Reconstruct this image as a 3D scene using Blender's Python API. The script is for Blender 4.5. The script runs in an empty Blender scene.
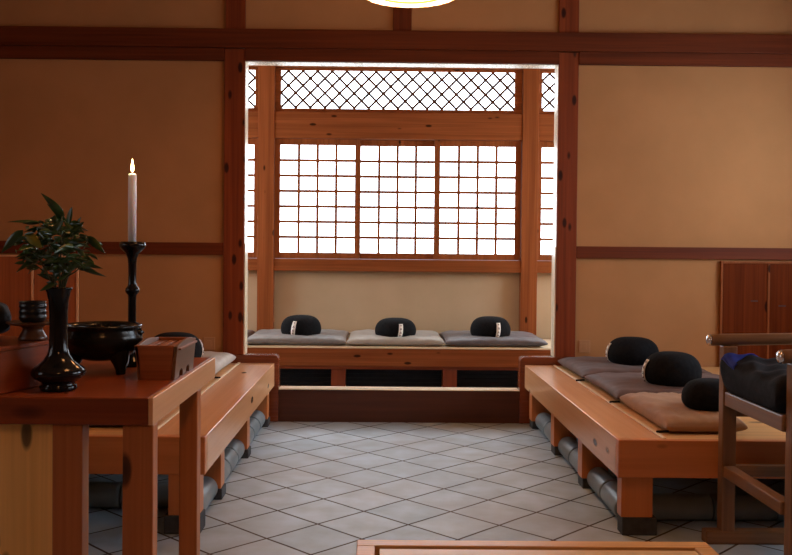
import bpy, math, random
from mathutils import Vector, Matrix
PI = math.pi
scene = bpy.context.scene
COL = scene.collection

# ------------------------------------------------------------------ mesh helpers
class MB:
    def __init__(self):
        self.v = []; self.f = []; self.sm = []
    def add(self, vs, fs, smooth=False):
        n = len(self.v)
        self.v += [tuple(p) for p in vs]
        self.f += [tuple(n + i for i in f) for f in fs]
        self.sm += [smooth] * len(fs)
        return self
    def box(self, x0, x1, y0, y1, z0, z1):
        vs = [(x0,y0,z0),(x1,y0,z0),(x1,y1,z0),(x0,y1,z0),(x0,y0,z1),(x1,y0,z1),(x1,y1,z1),(x0,y1,z1)]
        return self.add(vs, [(0,3,2,1),(4,5,6,7),(0,1,5,4),(1,2,6,5),(2,3,7,6),(3,0,4,7)])
    def hexa(self, vs):          # 8 corners: bottom loop then top loop (ccw from above)
        return self.add(vs, [(0,3,2,1),(4,5,6,7),(0,1,5,4),(1,2,6,5),(2,3,7,6),(3,0,4,7)])
    def prism_xz(self, pts, y0, y1):   # polygon in x,z (ccw seen from -y) extruded along y
        n = len(pts)
        vs = [(x,y0,z) for x,z in pts] + [(x,y1,z) for x,z in pts]
        fs = [tuple(range(n)), tuple(range(2*n-1, n-1, -1))]
        fs += [(i, i+n, (i+1) % n + n, (i+1) % n) for i in range(n)]
        return self.add(vs, fs)
    def prism_yz(self, pts, x0, x1):   # polygon in y,z (ccw seen from +x)
        n = len(pts)
        vs = [(x1,y,z) for y,z in pts] + [(x0,y,z) for y,z in pts]
        fs = [tuple(range(n)), tuple(range(2*n-1, n-1, -1))]
        fs += [(i, i+n, (i+1) % n + n, (i+1) % n) for i in range(n)]
        return self.add(vs, fs)
    def lathe(self, prof, c=(0,0,0), n=40, smooth=True, rfun=None, cap=True):
        vs = []; fs = []
        for (r, z) in prof:
            for k in range(n):
                a = 2*PI*k/n
                rr = max(r, 1e-5) * (rfun(a, z) if rfun else 1)
                vs.append((c[0]+rr*math.cos(a), c[1]+rr*math.sin(a), c[2]+z))
        m = len(prof)
        for i in range(m-1):
            for k in range(n):
                k2 = (k+1) % n
                fs.append((i*n+k, i*n+k2, (i+1)*n+k2, (i+1)*n+k))
        if cap and prof[0][0] > 1e-4: fs.append(tuple(range(n-1, -1, -1)))
        if cap and prof[-1][0] > 1e-4: fs.append(tuple((m-1)*n+k for k in range(n)))
        return self.add(vs, fs, smooth)
    def tube(self, pts, rad, n=12, smooth=True):
        pts = [Vector(p) for p in pts]
        if not isinstance(rad, (list, tuple)): rad = [rad]*len(pts)
        vs = []; fs = []
        up = Vector((0,0,1))
        for i, p in enumerate(pts):
            t = (pts[min(i+1, len(pts)-1)] - pts[max(i-1, 0)]).normalized()
            a = t.cross(up)
            if a.length < 1e-3: a = t.cross(Vector((1,0,0)))
            a.normalize(); b = a.cross(t)
            for k in range(n):
                w = 2*PI*k/n
                vs.append(p + rad[i]*(math.cos(w)*a + math.sin(w)*b))
        for i in range(len(pts)-1):
            for k in range(n):
                k2 = (k+1) % n
                fs.append((i*n+k, (i+1)*n+k, (i+1)*n+k2, i*n+k2))
        fs.append(tuple(range(n))); fs.append(tuple((len(pts)-1)*n+k for k in range(n-1, -1, -1)))
        return self.add(vs, fs, smooth)
    def bar(self, p, q, w, h):    # rectangular bar between two points; w horizontal, h the other way
        p = Vector(p); q = Vector(q); t = (q-p).normalized()
        a = t.cross(Vector((0,0,1)))
        if a.length < 1e-3: a = Vector((1,0,0))
        a.normalize(); b = a.cross(t)
        vs = []
        for c in (p, q):
            for s, u in ((-1,-1),(1,-1),(1,1),(-1,1)):
                vs.append(c + a*s*w/2 + b*u*h/2)
        return self.add(vs, [(0,1,2,3),(7,6,5,4),(0,4,5,1),(1,5,6,2),(2,6,7,3),(3,7,4,0)])
    def build(self, name, mat, parent=None, bevel=0.0, loc=(0,0,0), rotz=0.0, seg=2, subsurf=0):
        me = bpy.data.meshes.new(name)
        me.from_pydata(self.v, [], self.f); me.update()
        for p, s in zip(me.polygons, self.sm): p.use_smooth = s
        me.materials.append(mat)
        o = bpy.data.objects.new(name, me); COL.objects.link(o)
        o.location = loc; o.rotation_euler = (0,0,rotz)
        if parent is not None: o.parent = parent
        if bevel > 0:
            m = o.modifiers.new('edge', 'BEVEL'); m.width = bevel; m.segments = seg
            m.limit_method = 'ANGLE'; m.angle_limit = math.radians(40)
        if subsurf:
            m = o.modifiers.new('smooth', 'SUBSURF'); m.levels = subsurf; m.render_levels = subsurf
        return o

def tag(o, label=None, cat=None, group=None, kind=None):
    if label: o['label'] = label
    if cat: o['category'] = cat
    if group: o['group'] = group
    if kind: o['kind'] = kind
    return o
def thing(name, label, cat, loc=(0,0,0), rotz=0, group=None):
    o = bpy.data.objects.new(name, None); COL.objects.link(o)
    o.location = loc; o.rotation_euler = (0,0,rotz); o.empty_display_size = .1
    return tag(o, label, cat, group)
def struct(name, mb, mat, label, cat, bevel=0.0, parent=None):
    o = mb.build(name, mat, parent, bevel)
    return tag(o, label, cat, kind='structure')
def copy_tree(o, parent=None):
    c = o.copy(); COL.objects.link(c)
    if parent is not None: c.parent = parent
    for ch in list(o.children): copy_tree(ch, c)
    return c

# ------------------------------------------------------------------ materials
def nm(name):
    m = bpy.data.materials.new(name); m.use_nodes = True
    nt = m.node_tree; b = nt.nodes['Principled BSDF']
    return m, nt, b
def ramp(nt, stops):
    r = nt.nodes.new('ShaderNodeValToRGB'); e = r.color_ramp.elements
    e[0].position = stops[0][0]; e[0].color = (*stops[0][1], 1)
    e[1].position = stops[-1][0]; e[1].color = (*stops[-1][1], 1)
    for p, c in stops[1:-1]:
        k = e.new(p); k.color = (*c, 1)
    return r
def mixrgb(nt, fac, a, b, mode='MIX'):
    m = nt.nodes.new('ShaderNodeMix'); m.data_type = 'RGBA'; m.blend_type = mode
    L = nt.links
    for i, s in ((0, fac), (6, a), (7, b)):
        if hasattr(s, 'is_output'): L.new(s, m.inputs[i])
        elif i == 0: m.inputs[0].default_value = s
        else: m.inputs[i].default_value = (*s, 1)
    return m.outputs[2]
def wood(name, c1, c2, axis='x', rough=.38, knots=.6, grain=16., spec=.45, ks=(3.6, 8.5), streak=1.):
    m, nt, b = nm(name); L = nt.links
    tc = nt.nodes.new('ShaderNodeTexCoord'); oi = nt.nodes.new('ShaderNodeObjectInfo')
    off = nt.nodes.new('ShaderNodeVectorMath'); off.operation = 'SCALE'
    off.inputs[0].default_value = (7.3, 3.1, 5.7); L.new(oi.outputs['Random'], off.inputs['Scale'])
    ad = nt.nodes.new('ShaderNodeVectorMath'); ad.operation = 'ADD'
    L.new(tc.outputs['Object'], ad.inputs[0]); L.new(off.outputs[0], ad.inputs[1])
    i = 'xyz'.index(axis)
    def mapped(al, ac):
        mp = nt.nodes.new('ShaderNodeMapping'); s = [ac]*3; s[i] = al
        mp.inputs['Scale'].default_value = s; L.new(ad.outputs[0], mp.inputs[0]); return mp.outputs[0]
    # knots
    vo = nt.nodes.new('ShaderNodeTexVoronoi'); vo.inputs['Scale'].default_value = 1.0
    L.new(mapped(*ks), vo.inputs['Vector'])
    kt = .33 if knots == .85 and axis == 'z' and ks[1] > 18 else .25 if knots > .4 else .17
    kn = ramp(nt, [(0.0, (1,1,1)), (kt*.65, (.9,.9,.9)), (kt, (0,0,0))]); L.new(vo.outputs['Distance'], kn.inputs[0])
    sel = nt.nodes.new('ShaderNodeSeparateColor'); L.new(vo.outputs['Color'], sel.inputs[0])
    gt = nt.nodes.new('ShaderNodeMath'); gt.operation = 'GREATER_THAN'; gt.inputs[1].default_value = 1.0-knots
    L.new(sel.outputs[0], gt.inputs[0])
    km = nt.nodes.new('ShaderNodeMath'); km.operation = 'MULTIPLY'
    L.new(kn.outputs[0], km.inputs[0]); L.new(gt.outputs[0], km.inputs[1])
    # grain
    n1 = nt.nodes.new('ShaderNodeTexNoise'); n1.inputs['Scale'].default_value = 1.0
    n1.inputs['Detail'].default_value = 5; n1.inputs['Distortion'].default_value = .9
    L.new(mapped(.55, grain), n1.inputs['Vector'])
    n2 = nt.nodes.new('ShaderNodeTexNoise'); n2.inputs['Scale'].default_value = 1.0
    n2.inputs['Detail'].default_value = 3; L.new(mapped(1.6, 95.), n2.inputs['Vector'])
    mid = tuple((a+c)/2 for a, c in zip(c1, c2))
    r1 = ramp(nt, [(.3, c1), (.5, mid), (.72, c2)]); L.new(n1.outputs['Fac'], r1.inputs[0])
    r2 = ramp(nt, [(.3, tuple(1-streak*q for q in (.22,.25,.28))), (.7, (1+.08*streak,)*3)]); L.new(n2.outputs['Fac'], r2.inputs[0])
    c = mixrgb(nt, 1.0, r1.outputs[0], r2.outputs[0], 'MULTIPLY')
    dk = tuple(x*.13 for x in c1)
    c = mixrgb(nt, km.outputs[0], c, dk)
    L.new(c, b.inputs['Base Color'])
    rr = nt.nodes.new('ShaderNodeMapRange'); L.new(n2.outputs['Fac'], rr.inputs[0])
    rr.inputs[3].default_value = rough-.05*streak; rr.inputs[4].default_value = rough+.1*streak
    L.new(rr.outputs[0], b.inputs['Roughness'])
    b.inputs['Specular IOR Level'].default_value = spec
    bp = nt.nodes.new('ShaderNodeBump'); bp.inputs['Strength'].default_value = .08*streak**2; bp.inputs['Distance'].default_value = .0015
    L.new(n2.outputs['Fac'], bp.inputs['Height']); L.new(bp.outputs[0], b.inputs['Normal'])
    return m
def woodset(name, c1, c2, **k):
    return {a: wood('%s_%s' % (name, a), c1, c2, axis=a, **k) for a in 'xyz'}
def noisy(name, c1, c2, scale=20., rough=.8, bump=.1, dist=.002, detail=4, spec=.3, sheen=0.):
    m, nt, b = nm(name); L = nt.links
    tc = nt.nodes.new('ShaderNodeTexCoord')
    n = nt.nodes.new('ShaderNodeTexNoise'); n.inputs['Scale'].default_value = scale; n.inputs['Detail'].default_value = detail
    L.new(tc.outputs['Object'], n.inputs['Vector'])
    r = ramp(nt, [(.3, c1), (.7, c2)]); L.new(n.outputs['Fac'], r.inputs[0]); L.new(r.outputs[0], b.inputs['Base Color'])
    b.inputs['Roughness'].default_value = rough; b.inputs['Specular IOR Level'].default_value = spec
    if sheen: b.inputs['Sheen Weight'].default_value = sheen
    n2 = nt.nodes.new('ShaderNodeTexNoise'); n2.inputs['Scale'].default_value = scale*6; n2.inputs['Detail'].default_value = 3
    L.new(tc.outputs['Object'], n2.inputs['Vector'])
    bp = nt.nodes.new('ShaderNodeBump'); bp.inputs['Strength'].default_value = bump; bp.inputs['Distance'].default_value = dist
    L.new(n2.outputs['Fac'], bp.inputs['Height']); L.new(bp.outputs[0], b.inputs['Normal'])
    return m
def emit(name, col, strength, base=(.8,.8,.8)):
    m, nt, b = nm(name)
    b.inputs['Base Color'].default_value = (*base, 1)
    b.inputs['Emission Color'].default_value = (*col, 1); b.inputs['Emission Strength'].default_value = strength
    b.inputs['Roughness'].default_value = .8
    return m

W_POST = woodset('cedar_post', (.16,.030,.008), (.26,.052,.013), knots=.85, rough=.55, spec=.15, ks=(6.5, 15.))
W_BEAM = woodset('cedar_beam', (.10,.018,.004), (.165,.032,.007), knots=.12, rough=.55, spec=.15)
W_TRIM = woodset('polished_cedar_trim', (.15,.032,.010), (.24,.055,.016), knots=0., rough=.22, spec=.6)
W_SILL = woodset('polished_window_glare', (.74,.60,.42), (.82,.70,.52), knots=0., rough=.25, spec=.6)  # pale colour stands in for window light on sill and linings
W_FAR  = woodset('cedar_window', (.22,.062,.018), (.32,.098,.030), knots=.40, rough=.5, spec=.08, ks=(5.5, 14.))
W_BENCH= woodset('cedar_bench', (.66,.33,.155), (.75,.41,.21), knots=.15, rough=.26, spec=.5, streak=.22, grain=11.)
W_END  = woodset('lamplit_cedar_end', (.50,.165,.052), (.61,.22,.075), knots=.15, rough=.35, spec=.25, streak=.3, grain=11.)  # bench cedar reddened to imitate warm light on end boards and legs
W_TABLE= woodset('cedar_table', (.18,.037,.010), (.26,.058,.015), knots=.5, rough=.33, spec=.3, streak=.6)
W_PINE = woodset('knotty_pine', (.82,.48,.15), (.92,.58,.21), knots=.85, rough=.5, grain=7., ks=(7., 20.), streak=.5)
W_PALE = woodset('pale_cypress', (.74,.60,.40), (.82,.70,.50), knots=0., rough=.55)
W_PANEL= woodset('pale_table_panel', (.66,.44,.22), (.74,.52,.28), knots=.1, rough=.35, streak=.5)
W_LOW  = woodset('orange_cypress', (.62,.33,.12), (.74,.44,.18), knots=.3, rough=.35)
W_CHAIR= woodset('walnut_chair', (.17,.085,.040), (.26,.135,.065), knots=0., rough=.32, spec=.35)
W_CAB  = woodset('dark_cedar_door', (.10,.017,.003), (.16,.03,.006), knots=.1, rough=.6, spec=.05)
W_CABL = woodset('red_cedar_door', (.34,.085,.022), (.43,.12,.032), knots=.1, rough=.45)
W_DARK = woodset('smoked_cedar', (.05,.013,.005), (.09,.024,.009), knots=.2, rough=.4)
PLASTER_FAR = noisy('daylit_earth_plaster', (.47,.365,.235), (.52,.40,.265), scale=3.2, rough=.92, bump=.25, dist=.003, spec=.15)  # hall plaster again, paled to imitate daylight in the aisle
PLASTER = noisy('earth_plaster', (.40,.185,.071), (.46,.213,.083), scale=3.2, rough=.92, bump=.25, dist=.003, spec=.15)
CEIL = noisy('ceiling_board', (.36,.2,.1), (.45,.26,.13), scale=6, rough=.8, bump=.05)
BLACK_LACQ = noisy('black_lacquer', (.004,.004,.005), (.008,.008,.009), scale=6, rough=.12, bump=.02, dist=.0005, spec=.3)
BRONZE = noisy('dark_bronze', (.006,.006,.006), (.014,.013,.011), scale=9, rough=.2, bump=.05, dist=.0008, spec=.28)
ASH = noisy('incense_ash', (.28,.27,.25), (.4,.39,.37), scale=30, rough=.95, bump=.4)
F_BLACK = noisy('black_cotton', (.004,.004,.005), (.009,.009,.010), scale=60, rough=.9, bump=.25, dist=.001, spec=.12)
F_GREY  = noisy('grey_linen', (.15,.14,.135), (.21,.20,.19), scale=14, rough=.5, bump=.2, dist=.001, spec=.3, sheen=.12)
F_CREAM = noisy('cream_linen', (.29,.265,.23), (.37,.34,.295), scale=14, rough=.5, bump=.2, dist=.001, spec=.3, sheen=.12)
F_PALE = noisy('pale_grey_linen', (.42,.39,.35), (.52,.48,.43), scale=14, rough=.6, bump=.2, dist=.001, spec=.3)
F_SLATE = noisy('slate_linen', (.085,.078,.085), (.13,.12,.13), scale=14, rough=.45, bump=.2, dist=.001, spec=.35, sheen=.12)
F_BROWN = noisy('dark_brown_linen', (.066,.028,.018), (.098,.046,.031), scale=14, rough=.65, bump=.2, dist=.001, spec=.3, sheen=.1)
F_BROWN2= noisy('grey_brown_linen', (.080,.036,.023), (.115,.057,.040), scale=14, rough=.65, bump=.2, dist=.001, spec=.3, sheen=.1)
F_TAN   = noisy('tan_linen', (.29,.15,.065), (.37,.20,.09), scale=14, rough=.7, bump=.2, dist=.001, spec=.25, sheen=.1)
F_NAVY  = noisy('blue_black_cotton', (.006,.0065,.010), (.014,.015,.021), scale=40, rough=.85, bump=.35, dist=.0015, spec=.15)
F_BLUE  = noisy('royal_blue_cotton', (.014,.030,.26), (.024,.050,.38), scale=40, rough=.8, bump=.3, dist=.001, spec=.2)
F_ROBE  = noisy('charcoal_cloth', (.012,.013,.018), (.026,.028,.036), scale=30, rough=.8, bump=.3, dist=.001, spec=.25)
TAGW = noisy('white_cloth_tag', (.72,.66,.58), (.82,.77,.70), scale=40, rough=.8)
INK = noisy('dark_ink', (.05,.025,.02), (.09,.04,.03), scale=40, rough=.8)
KAWARA = noisy('grey_roof_tile', (.125,.155,.17), (.19,.225,.24), scale=9, rough=.38, bump=.12, dist=.001, spec=.5)
STONE = noisy('dark_stone', (.035,.038,.042), (.06,.064,.07), scale=30, rough=.7, bump=.3)
METAL, _nt, _b = nm('polished_steel'); _b.inputs['Metallic'].default_value = 1; _b.inputs['Roughness'].default_value = .22; _b.inputs['Base Color'].default_value = (.75,.75,.76,1)
BRASS, _nt, _b = nm('yellow_brass'); _b.inputs['Metallic'].default_value = .6; _b.inputs['Roughness'].default_value = .4; _b.inputs['Base Color'].default_value = (.8,.5,.12,1)
GOLD = emit('lit_gold_paper_band', (1.0,.52,.09), 1.0, base=(.1,.07,.02))
WAX = nm('white_wax')[0]
_b = WAX.node_tree.nodes['Principled BSDF']; _b.inputs['Base Color'].default_value = (.93,.88,.85,1); _b.inputs['Roughness'].default_value = .4
_b.inputs['Subsurface Weight'].default_value = .4; _b.inputs['Subsurface Radius'].default_value = (.02,.012,.008)
WAX_BROWN = noisy('pale_rim', (.6,.5,.42), (.7,.6,.5), scale=20, rough=.5)
PLATE = noisy('beige_plastic', (.42,.20,.085), (.46,.22,.095), scale=20, rough=.6)
FLAME = emit('flame_glow', (1.0,.62,.22), 26.)
DIFFUSER = emit('bright_lamp_glow', (1.0,.42,.14), 23.0, base=(.9,.85,.75))
SHADE = emit('paper_shade_glow', (1.0,.50,.23), 5.0, base=(.9,.85,.75))
PANE  = emit('sunlit_shoji_paper', (.78,.91,1.0), 6.6, base=(.85,.87,.88))
PANE_LEFT = emit('unseen_left_shoji_paper', (.90,.95,1.0), 2.0, base=(.85,.87,.88))  # unseen left window, added to light the right platform front
PANE_SIDE2 = emit('shaded_shoji_paper', (.70,.85,1.0), 11.0, base=(.85,.87,.88))
PANE_END_FILL = emit('added_aisle_shoji_paper', (.80,.92,1.0), 26.0, base=(.85,.87,.88))  # unseen aisle-end windows, added to brighten the aisle
PANE_SIDE = emit('bright_shoji_paper', (.86,.93,1.0), 7.0, base=(.85,.87,.88))

def floor_mat():
    m, nt, b = nm('slate_floor_tile'); L = nt.links
    tc = nt.nodes.new('ShaderNodeTexCoord')
    sb = nt.nodes.new('ShaderNodeVectorMath'); sb.operation = 'SUBTRACT'; sb.inputs[1].default_value = (-.2305, 4.4575, 0)
    L.new(tc.outputs['Object'], sb.inputs[0])
    mp = nt.nodes.new('ShaderNodeMapping'); mp.inputs['Rotation'].default_value = (0,0,PI/4); L.new(sb.outputs[0], mp.inputs[0])
    br = nt.nodes.new('ShaderNodeTexBrick'); br.offset = 0; br.squash = 1
    br.inputs['Scale'].default_value = 1; br.inputs['Brick Width'].default_value = .2448; br.inputs['Row Height'].default_value = .2448
    br.inputs['Mortar Size'].default_value = .0056; br.inputs['Mortar Smooth'].default_value = .3
    br.inputs['Color1'].default_value = (.32,.43,.53,1); br.inputs['Color2'].default_value = (.40,.51,.61,1)
    br.inputs['Mortar'].default_value = (.055,.036,.028,1)
    wn = nt.nodes.new('ShaderNodeTexNoise'); wn.inputs['Scale'].default_value = 5.; L.new(mp.outputs[0], wn.inputs['Vector'])
    wm = nt.nodes.new('ShaderNodeVectorMath'); wm.operation = 'SCALE'; wm.inputs['Scale'].default_value = .008; L.new(wn.outputs['Color'], wm.inputs[0])
    wa = nt.nodes.new('ShaderNodeVectorMath'); wa.operation = 'ADD'; L.new(mp.outputs[0], wa.inputs[0]); L.new(wm.outputs[0], wa.inputs[1])
    wo = nt.nodes.new('ShaderNodeVectorMath'); wo.operation = 'SUBTRACT'; wo.inputs[1].default_value = (.004,.004,0); L.new(wa.outputs[0], wo.inputs[0])
    L.new(wo.outputs[0], br.inputs['Vector'])
    n = nt.nodes.new('ShaderNodeTexNoise'); n.inputs['Scale'].default_value = 7; n.inputs['Detail'].default_value = 6; L.new(tc.outputs['Object'], n.inputs['Vector'])
    r = ramp(nt, [(.3, (.78,.74,.70)), (.7, (1.12,1.12,1.12))]); L.new(n.outputs['Fac'], r.inputs[0])
    c = mixrgb(nt, 1., br.outputs['Color'], r.outputs[0], 'MULTIPLY')
    # brownish wear on some tiles
    n3 = nt.nodes.new('ShaderNodeTexNoise'); n3.inputs['Scale'].default_value = 1.6; n3.inputs['Detail'].default_value = 3; L.new(tc.outputs['Object'], n3.inputs['Vector'])
    r3 = ramp(nt, [(.45, (0,0,0)), (.75, (.5,.5,.5))]); L.new(n3.outputs['Fac'], r3.inputs[0])
    c = mixrgb(nt, r3.outputs[0], c, (.22,.165,.125))
    L.new(c, b.inputs['Base Color'])
    rr = nt.nodes.new('ShaderNodeMapRange'); L.new(n.outputs['Fac'], rr.inputs[0]); rr.inputs[3].default_value = .46; rr.inputs[4].default_value = .58
    sp = nt.nodes.new('ShaderNodeMapRange'); L.new(br.outputs['Fac'], sp.inputs[0]); sp.inputs[3].default_value = 1.0; sp.inputs[4].default_value = .05; L.new(sp.outputs[0], b.inputs['Specular IOR Level'])
    L.new(rr.outputs[0], b.inputs['Roughness'])
    iv = nt.nodes.new('ShaderNodeMath'); iv.operation = 'MULTIPLY_ADD'; iv.inputs[1].default_value = -1.; L.new(br.outputs['Fac'], iv.inputs[0])
    pass; iv.inputs[2].default_value = 0
    bp = nt.nodes.new('ShaderNodeBump'); bp.inputs['Strength'].default_value = .3; bp.inputs['Distance'].default_value = .003
    L.new(iv.outputs[0], bp.inputs['Height']); L.new(bp.outputs[0], b.inputs['Normal'])
    return m
FLOOR = floor_mat()

# ------------------------------------------------------------------ the room
XL, XR, YB, YW, YF, ZC = -2.9, 2.9, -2.6, 5.448, 7.13, 3.0
struct('floor', MB().box(XL-.1, XR+.1, YB-.1, YF+.1, -.06, 0), FLOOR, 'grey slate floor of square tiles laid diagonally', 'floor')
struct('ceiling', MB().box(XL-.1, XR+.1, YB-.1, YF+.1, ZC, ZC+.06), CEIL, 'brown board ceiling above the hall', 'ceiling')
# right wall has a row of shoji windows beside the right-hand platform
wr = MB(); wl = MB(); wz0, wz1 = .98, 2.05; wins = ((1.95,3.5),(3.7,5.0),(5.75,6.95))
lwins = ((.75,2.3),(5.75,6.95))
wr.box(XR, XR+.1, YB-.1, YF+.1, 0, wz0); wr.box(XR, XR+.1, YB-.1, YF+.1, wz1, ZC)
ys = [YB-.1] + [t for w in wins for t in w] + [YF+.1]
for a, c in zip(ys[0::2], ys[1::2]): wr.box(XR, XR+.1, a, c, wz0, wz1)
wl.box(XL-.1, XL, YB-.1, YF+.1, 0, wz0); wl.box(XL-.1, XL, YB-.1, YF+.1, wz1, ZC)
ys = [YB-.1] + [t for w in lwins for t in w] + [YF+.1]
for a, c in zip(ys[0::2], ys[1::2]): wl.box(XL-.1, XL, a, c, wz0, wz1)
struct('wall_left', wl, PLASTER, 'ochre plaster side wall with added shoji windows beyond the altar table', 'wall')
struct('wall_right', wr, PLASTER, 'ochre plaster side wall with shoji windows beyond the right platform', 'wall')
struct('wall_behind', MB().box(XL-.1, XR+.1, YB-.1, YB, 0, ZC), PLASTER, 'ochre plaster wall at the near end of the hall', 'wall')

wb = MB(); PY = YW+.014
wb.box(XL, -.90, PY, 5.59, 0, ZC); wb.box(1.12, XR, PY, 5.59, 0, ZC); wb.box(-.90, 1.12, PY, 5.59, 2.30, ZC)
struct('wall_back', wb, PLASTER, 'ochre plaster partition wall with a wide opening to the window aisle', 'wall')
# posts and beams of the partition (front face about the plane y = YW)
struct('trim_1', MB().box(-.95, -.826, YW-.006, 5.56, .406, 2.25).box(-.945, -.826, YW-.006, 5.60, 2.365, ZC), W_POST['z'], 'reddish knotty cedar post at the left of the opening', 'post', .003)
struct('trim_2', MB().box(1.066, 1.186, YW-.006, 5.56, .406, 2.25).box(1.064, 1.184, YW-.006, 5.60, 2.365, ZC), W_POST['z'], 'reddish knotty cedar post at the right of the opening', 'post', .003)
struct('trim_3', MB().box(XL, XR, YW-.022, 5.60, 2.254, 2.367), W_BEAM['x'], 'dark red cedar beam running the whole width over the opening', 'beam', .003)
lt = MB(); lt.box(XL, -.95, YW-.012, 5.60, 2.177, 2.253); lt.box(-.826, 1.066, YW-.012, 5.56, 2.178, 2.253); lt.box(1.186, XR, YW-.012, 5.60, 2.177, 2.253)
struct('trim_4', lt, W_BEAM['x'], 'lower cedar lintel under the main beam', 'beam', .002)
struct('trim_5', MB().box(XL, -.95, YW-.008, PY+.01, 1.008, 1.082), W_BEAM['x'], 'cedar rail across the plaster left of the opening', 'rail', .002)
struct('trim_6', MB().box(1.186, XR, YW-.008, PY+.01, 1.009, 1.081), W_BEAM['x'], 'cedar rail across the plaster right of the opening', 'rail', .002)
struct('trim_7', MB().box(.062, .174, YW-.004, PY+.02, 2.367, ZC), W_BEAM['z'], 'short cedar strut above the beam behind the hanging lamp', 'post', .002)
# linings of the opening, coloured pale to imitate window light
ln = MB()
ln.box(-.826, -.823, YW+.004, 5.56, 1.075, 2.177); ln.box(-.826, -.819, YW+.004, 5.56, .405, 1.075)
ln.box(1.063, 1.066, YW+.004, 5.56, 1.075, 2.177); ln.box(1.059, 1.066, YW+.004, 5.56, .405, 1.075)
ln.box(-.823, 1.063, YW+.004, 5.56, 2.174, 2.177)
struct('trim_8', ln, W_SILL['z'], 'wooden lining of the opening jambs and head, coloured pale for window light', 'lining', .001)
def arc(cx, cz, r, a0, a1, n=6):
    return [(cx+r*math.cos(a0+(a1-a0)*i/n), cz+r*math.sin(a0+(a1-a0)*i/n)) for i in range(n+1)]
struct('trim_9', MB().prism_xz([(-.95,0), (-.612,0)] + arc(-.640,.377,.028,0,PI/2) + [(-.95,.405)], YW-.004, YW+.075).box(-.95, -.826, YW+.075, 5.60, 0, .399), W_TRIM['x'], 'red cedar board with a rounded corner where the left platform meets the opening', 'panel', .003)
struct('trim_10', MB().prism_xz([(1.186,0), (1.186,.405)] + arc(.880,.377,.028,PI/2,PI) + [(.852,0)], YW-.004, YW+.075).box(1.066, 1.186, YW+.075, 5.60, 0, .399), W_TRIM['x'], 'red cedar board with a rounded corner where the right platform meets the opening', 'panel', .003)
struct('trim_11', MB().box(-.612, .852, YW+.002, 5.56, 0, .195), W_DARK['x'], 'dark cedar step board closing the foot of the opening', 'step board', .002)
struct('trim_12', MB().box(-.612, .852, YW-.002, 5.56, .1955, .201), W_SILL['x'], 'sill strip along the top of the step board, coloured pale for window glare', 'sill', .002)

# ------------------------------------------------------------------ window wall of the aisle
V = 7.05
fw = MB(); fw.box(XL, XR, YF, YF+.07, 0, .90); fw.box(XL, XR, YF, YF+.07, 2.46, ZC)
struct('wall_far', fw, PLASTER_FAR, 'ochre plaster strip under the shoji windows behind the far platform', 'wall')
pw = .127
pxs = [-2.85, -.966, 1.102, 2.75]
for k, (x, lab) in enumerate(((-.966, 'knotty cedar post left of the three shoji panels'), (1.102, 'knotty cedar post right of the three shoji panels'))):
    struct('trim_%d' % (13+k), MB().box(x, x+pw, V, YF+.06, 0, ZC), W_FAR['z'], lab, 'post', .003)
lb = MB(); sb = MB(); tb = MB()
for a, c in ((XL, -.966), (-.839, 1.102), (1.229, XR)):
    lb.box(a, c, V+.008, YF+.05, 1.915, 2.122); sb.box(a, c, V+.008, YF+.05, .877, .972); tb.box(a, c, V+.008, YF+.05, 2.470, 2.60)
struct('trim_15', lb, W_FAR['x'], 'broad cedar lintel between the lattice transom and the shoji', 'beam', .003)
struct('trim_16', sb, W_FAR['x'], 'cedar window sill rail above the plaster strip', 'beam', .003)
struct('trim_17', tb, W_FAR['x'], 'cedar head beam above the lattice transom', 'beam', .003)

def shoji(name, x0, x1, z0, z1, y, fx, label, nx=4, nz=7, wmat=W_FAR, pane=PANE, xdir=True, fb=.048, ft=.048, mun=.0205):
    """sliding paper window: frame, lattice bars, paper; xdir False = lies along y on the right wall"""
    root = thing(name, label, 'window', ((x0+x1)/2, y, z0) if xdir else (y, (x0+x1)/2, z0), 0 if xdir else -PI/2)
    root['kind'] = 'structure'
    h = (x1-x0)/2; H = z1-z0
    f = MB(); f.box(-h, -h+fx, 0, .03, 0, H); f.box(h-fx, h, 0, .03, 0, H)
    f.box(-h+fx, h-fx, 0, .03, 0, fb); f.box(-h+fx, h-fx, 0, .03, H-ft, H)
    f.build('sash_frame', wmat['z'], root, .0015)
    g = MB(); ax, bx_, az, bz = -h+fx, h-fx, fb, H-ft
    for i in range(1, nx): x = ax+(bx_-ax)*i/nx; g.box(x-mun/2, x+mun/2, .006, .018, az, bz)
    for i in range(1, nz): z = az+(bz-az)*i/nz; g.box(ax, bx_, .004, .016, z-mun/2, z+mun/2)
    g.build('lattice', wmat['x'], root)
    MB().box(ax-.005, bx_+.005, .020, .023, az-.005, bz+.005).build('paper', pane, root)
    return root
ZS0, ZS1 = .974, 1.913
shoji('window_1', -.837, -.166, ZS0, ZS1, V+.030, .042, 'left shoji panel of the three between the window posts')
shoji('window_2', -.209, .464, ZS0, ZS1, V+.064, .046, 'middle shoji panel of the three between the window posts')
shoji('window_3', .417, 1.098, ZS0, ZS1, V+.030, .045, 'right shoji panel of the three between the window posts')
shoji('window_4', -1.66, -.970, ZS0, ZS1, V+.030, .030, 'shoji panel seen as a sliver left of the left window post')
shoji('window_5', 1.231, 1.92, ZS0, ZS1, V+.030, .030, 'shoji panel seen as a sliver right of the right window post')
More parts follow.
